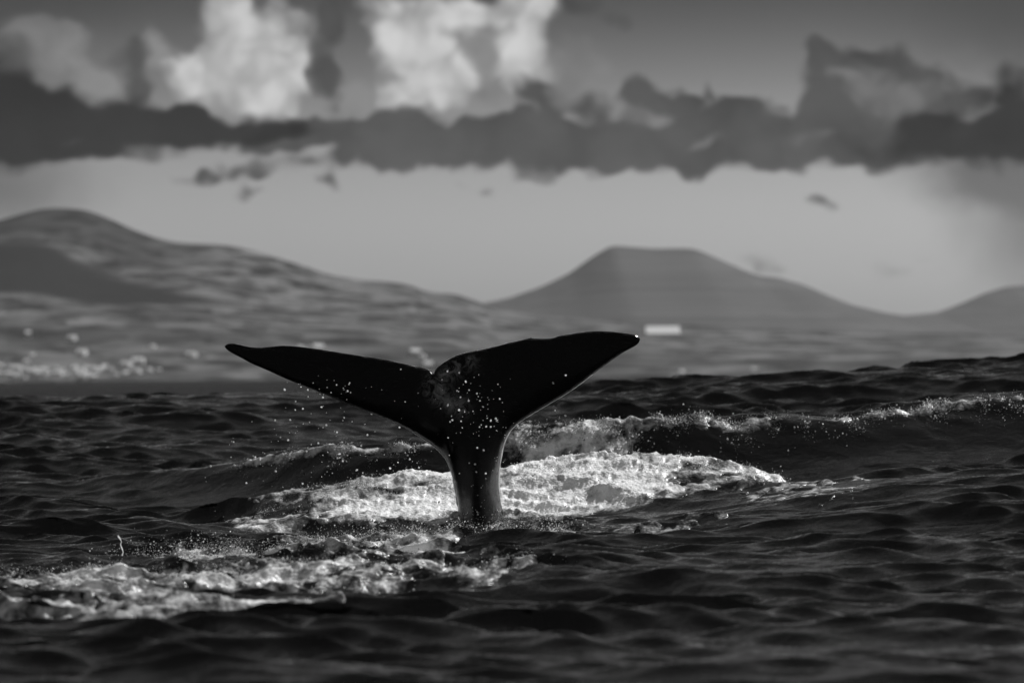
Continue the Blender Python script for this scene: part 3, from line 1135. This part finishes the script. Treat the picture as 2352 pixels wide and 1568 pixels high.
m_left = hill_material('island_meadow', .012, .16, 48, 70, wood_shadow=.012)
m_tab = hill_material('table_hill_scrub', .065, .095, 700, 500)
m_far = hill_material('far_hill_scrub', .07, .095, 700, 500)
lp = [(-900, 640), (-400, 575), (-150, 545), (0, 506), (60, 488), (110, 477), (190, 480), (240, 497), (300, 525), (350, 545), (400, 557), (460, 560),
      (520, 563), (580, 575), (640, 593), (700, 612), (760, 633), (830, 643), (930, 651), (960, 662), (985, 673), (1040, 673), (1090, 690), (1140, 708),
      (1200, 720), (1300, 730), (1500, 742), (1700, 752), (1900, 760), (2100, 764), (2352, 768), (2700, 775), (3200, 790)]
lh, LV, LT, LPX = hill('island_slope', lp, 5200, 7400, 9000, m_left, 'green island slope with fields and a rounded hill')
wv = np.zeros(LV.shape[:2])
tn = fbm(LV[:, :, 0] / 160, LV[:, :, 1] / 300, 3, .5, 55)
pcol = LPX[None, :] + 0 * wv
wv = sstep(1.0 - np.abs((pcol + 40) / 520) ** 2 - np.abs((LT - .60) / .17) ** 2 + 0.8 * tn, -0.1, .25)  # dark band: a cloud shadow painted into the slope colour
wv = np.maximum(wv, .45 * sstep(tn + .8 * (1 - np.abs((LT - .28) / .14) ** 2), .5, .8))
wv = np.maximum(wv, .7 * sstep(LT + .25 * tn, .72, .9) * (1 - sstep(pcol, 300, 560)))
wa = lh.data.attributes.new('wood_shadow', 'FLOAT', 'POINT')
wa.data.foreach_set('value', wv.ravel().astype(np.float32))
tp = [(950, 745), (1000, 728), (1100, 699), (1170, 684), (1250, 656), (1310, 626), (1360, 590), (1395, 569), (1410, 564), (1500, 571), (1580, 570), (1600, 573),
      (1640, 590), (1690, 612), (1740, 633), (1790, 638), (1850, 655), (1900, 678), (1960, 701), (2030, 718), (2100, 728), (2200, 745), (2352, 785), (2600, 862)]
hill('table_hill', tp, 8200, 11500, 13500, m_tab, 'hazy flat topped hill behind the shore', rough=.012)
fp = [(1850, 770), (1950, 745), (2050, 727), (2150, 718), (2200, 700), (2260, 674), (2310, 659), (2352, 655), (2420, 660), (2600, 700), (2900, 800), (3100, 862)]
hill('far_hill', fp, 11000, 14500, 16500, m_far, 'pale distant hill beyond the flat topped hill', rough=.012)

# houses of the shore town
MWALL, MROOF = plain('white_wall', .8), plain('pale_roof', .6)


def house_mesh(w, dp, h, rh):
    vv = [(-w, -dp, -4), (w, -dp, -4), (w, dp, -4), (-w, dp, -4), (-w, -dp, h), (w, -dp, h), (w, dp, h), (-w, dp, h),
          (-w, 0, h + rh), (w, 0, h + rh)]
    ff_ = [(0, 1, 5, 4), (2, 3, 7, 6), (1, 2, 6, 9, 5), (3, 0, 4, 8, 7), (4, 5, 9, 8), (6, 7, 8, 9)]
    me = bpy.data.meshes.new('house')
    me.from_pydata(vv, [], ff_)
    me.materials.append(MWALL)
    me.materials.append(MROOF)
    for i in (4, 5):
        me.polygons[i].material_index = 1
    return me


house_meshes = [house_mesh(5, 6, 3.5, 3.6), house_mesh(4, 6, 3, 3.4), house_mesh(7, 7, 4, 4), house_mesh(3.5, 5, 5, 3)]


def land_z(px, t):
    """point of the island slope at photo column px and slope fraction t"""
    j = int(np.argmin(np.abs(LPX - px)))
    i = int(round(t * 59))
    return Vector(LV[i, j])


def put_house(px, t, mesh, s, label, group, rz=None):
    p = land_z(px, t)
    o = bpy.data.objects.new('house', mesh)
    COL.objects.link(o)
    o.location = p
    o.scale = (s, s, s)
    o.rotation_euler = (0, 0, random.uniform(-.5, .5) if rz is None else rz)
    tag(o, label, 'house', group)


for k in range(130):
    put_house(random.choice([random.uniform(-10, 520), random.uniform(200, 620), random.uniform(150, 480)]), abs(random.gauss(.015, .04)) + .02, random.choice(house_meshes),
              random.uniform(.2, .45), 'small white house in the blurred town along the island shore', 'houses of the shore town')
for k in range(26):
    put_house(random.uniform(0, 1100), random.uniform(.10, .30), random.choice(house_meshes), random.uniform(.35, .6),
              'small pale house scattered over the slope above the shore town', 'houses on the slope')
for k in range(5):
    put_house(random.uniform(1380, 1900), random.uniform(.02, .14), random.choice(house_meshes), random.uniform(.25, .4),
              'small pale house on the low shore below the flat topped hill', 'houses below the table hill')
hb = bpy.data.objects.new('long_building', house_mesh(14, 16, 2, 6.5))
COL.objects.link(hb)
p = at(1522, 772, 6900)
hb.location = p
tag(hb, 'long white building standing alone below the flat topped hill', 'building')

# ------------------------------------------------------------------ haze
def box(name, lo, hi):
    (x0, y0, z0), (x1, y1, z1) = lo, hi
    vv = [(x0, y0, z0), (x1, y0, z0), (x1, y1, z0), (x0, y1, z0), (x0, y0, z1), (x1, y0, z1), (x1, y1, z1), (x0, y1, z1)]
    me = bpy.data.meshes.new(name)
    me.from_pydata(vv, [], [(0, 3, 2, 1), (4, 5, 6, 7), (0, 1, 5, 4), (1, 2, 6, 5), (2, 3, 7, 6), (3, 0, 4, 7)])
    o = bpy.data.objects.new(name, me)
    COL.objects.link(o)
    return o


hz = box('haze', (-19500, -150, -6), (19500, 8750, 215))
mt = bpy.data.materials.new('haze')
mt.use_nodes = True
t = mt.node_tree
t.nodes.clear()
pv = nd(t, 'ShaderNodeVolumePrincipled')
pv.inputs['Color'].default_value = (.9, .9, .9, 1)
pv.inputs['Density'].default_value = 1.8e-5
pv.inputs['Anisotropy'].default_value = 0.2
om = nd(t, 'ShaderNodeOutputMaterial')
t.links.new(pv.outputs[0], om.inputs['Volume'])
hz.data.materials.append(mt)
tag(hz, 'thin pale sea haze fading the far hills', 'haze', None, 'stuff')
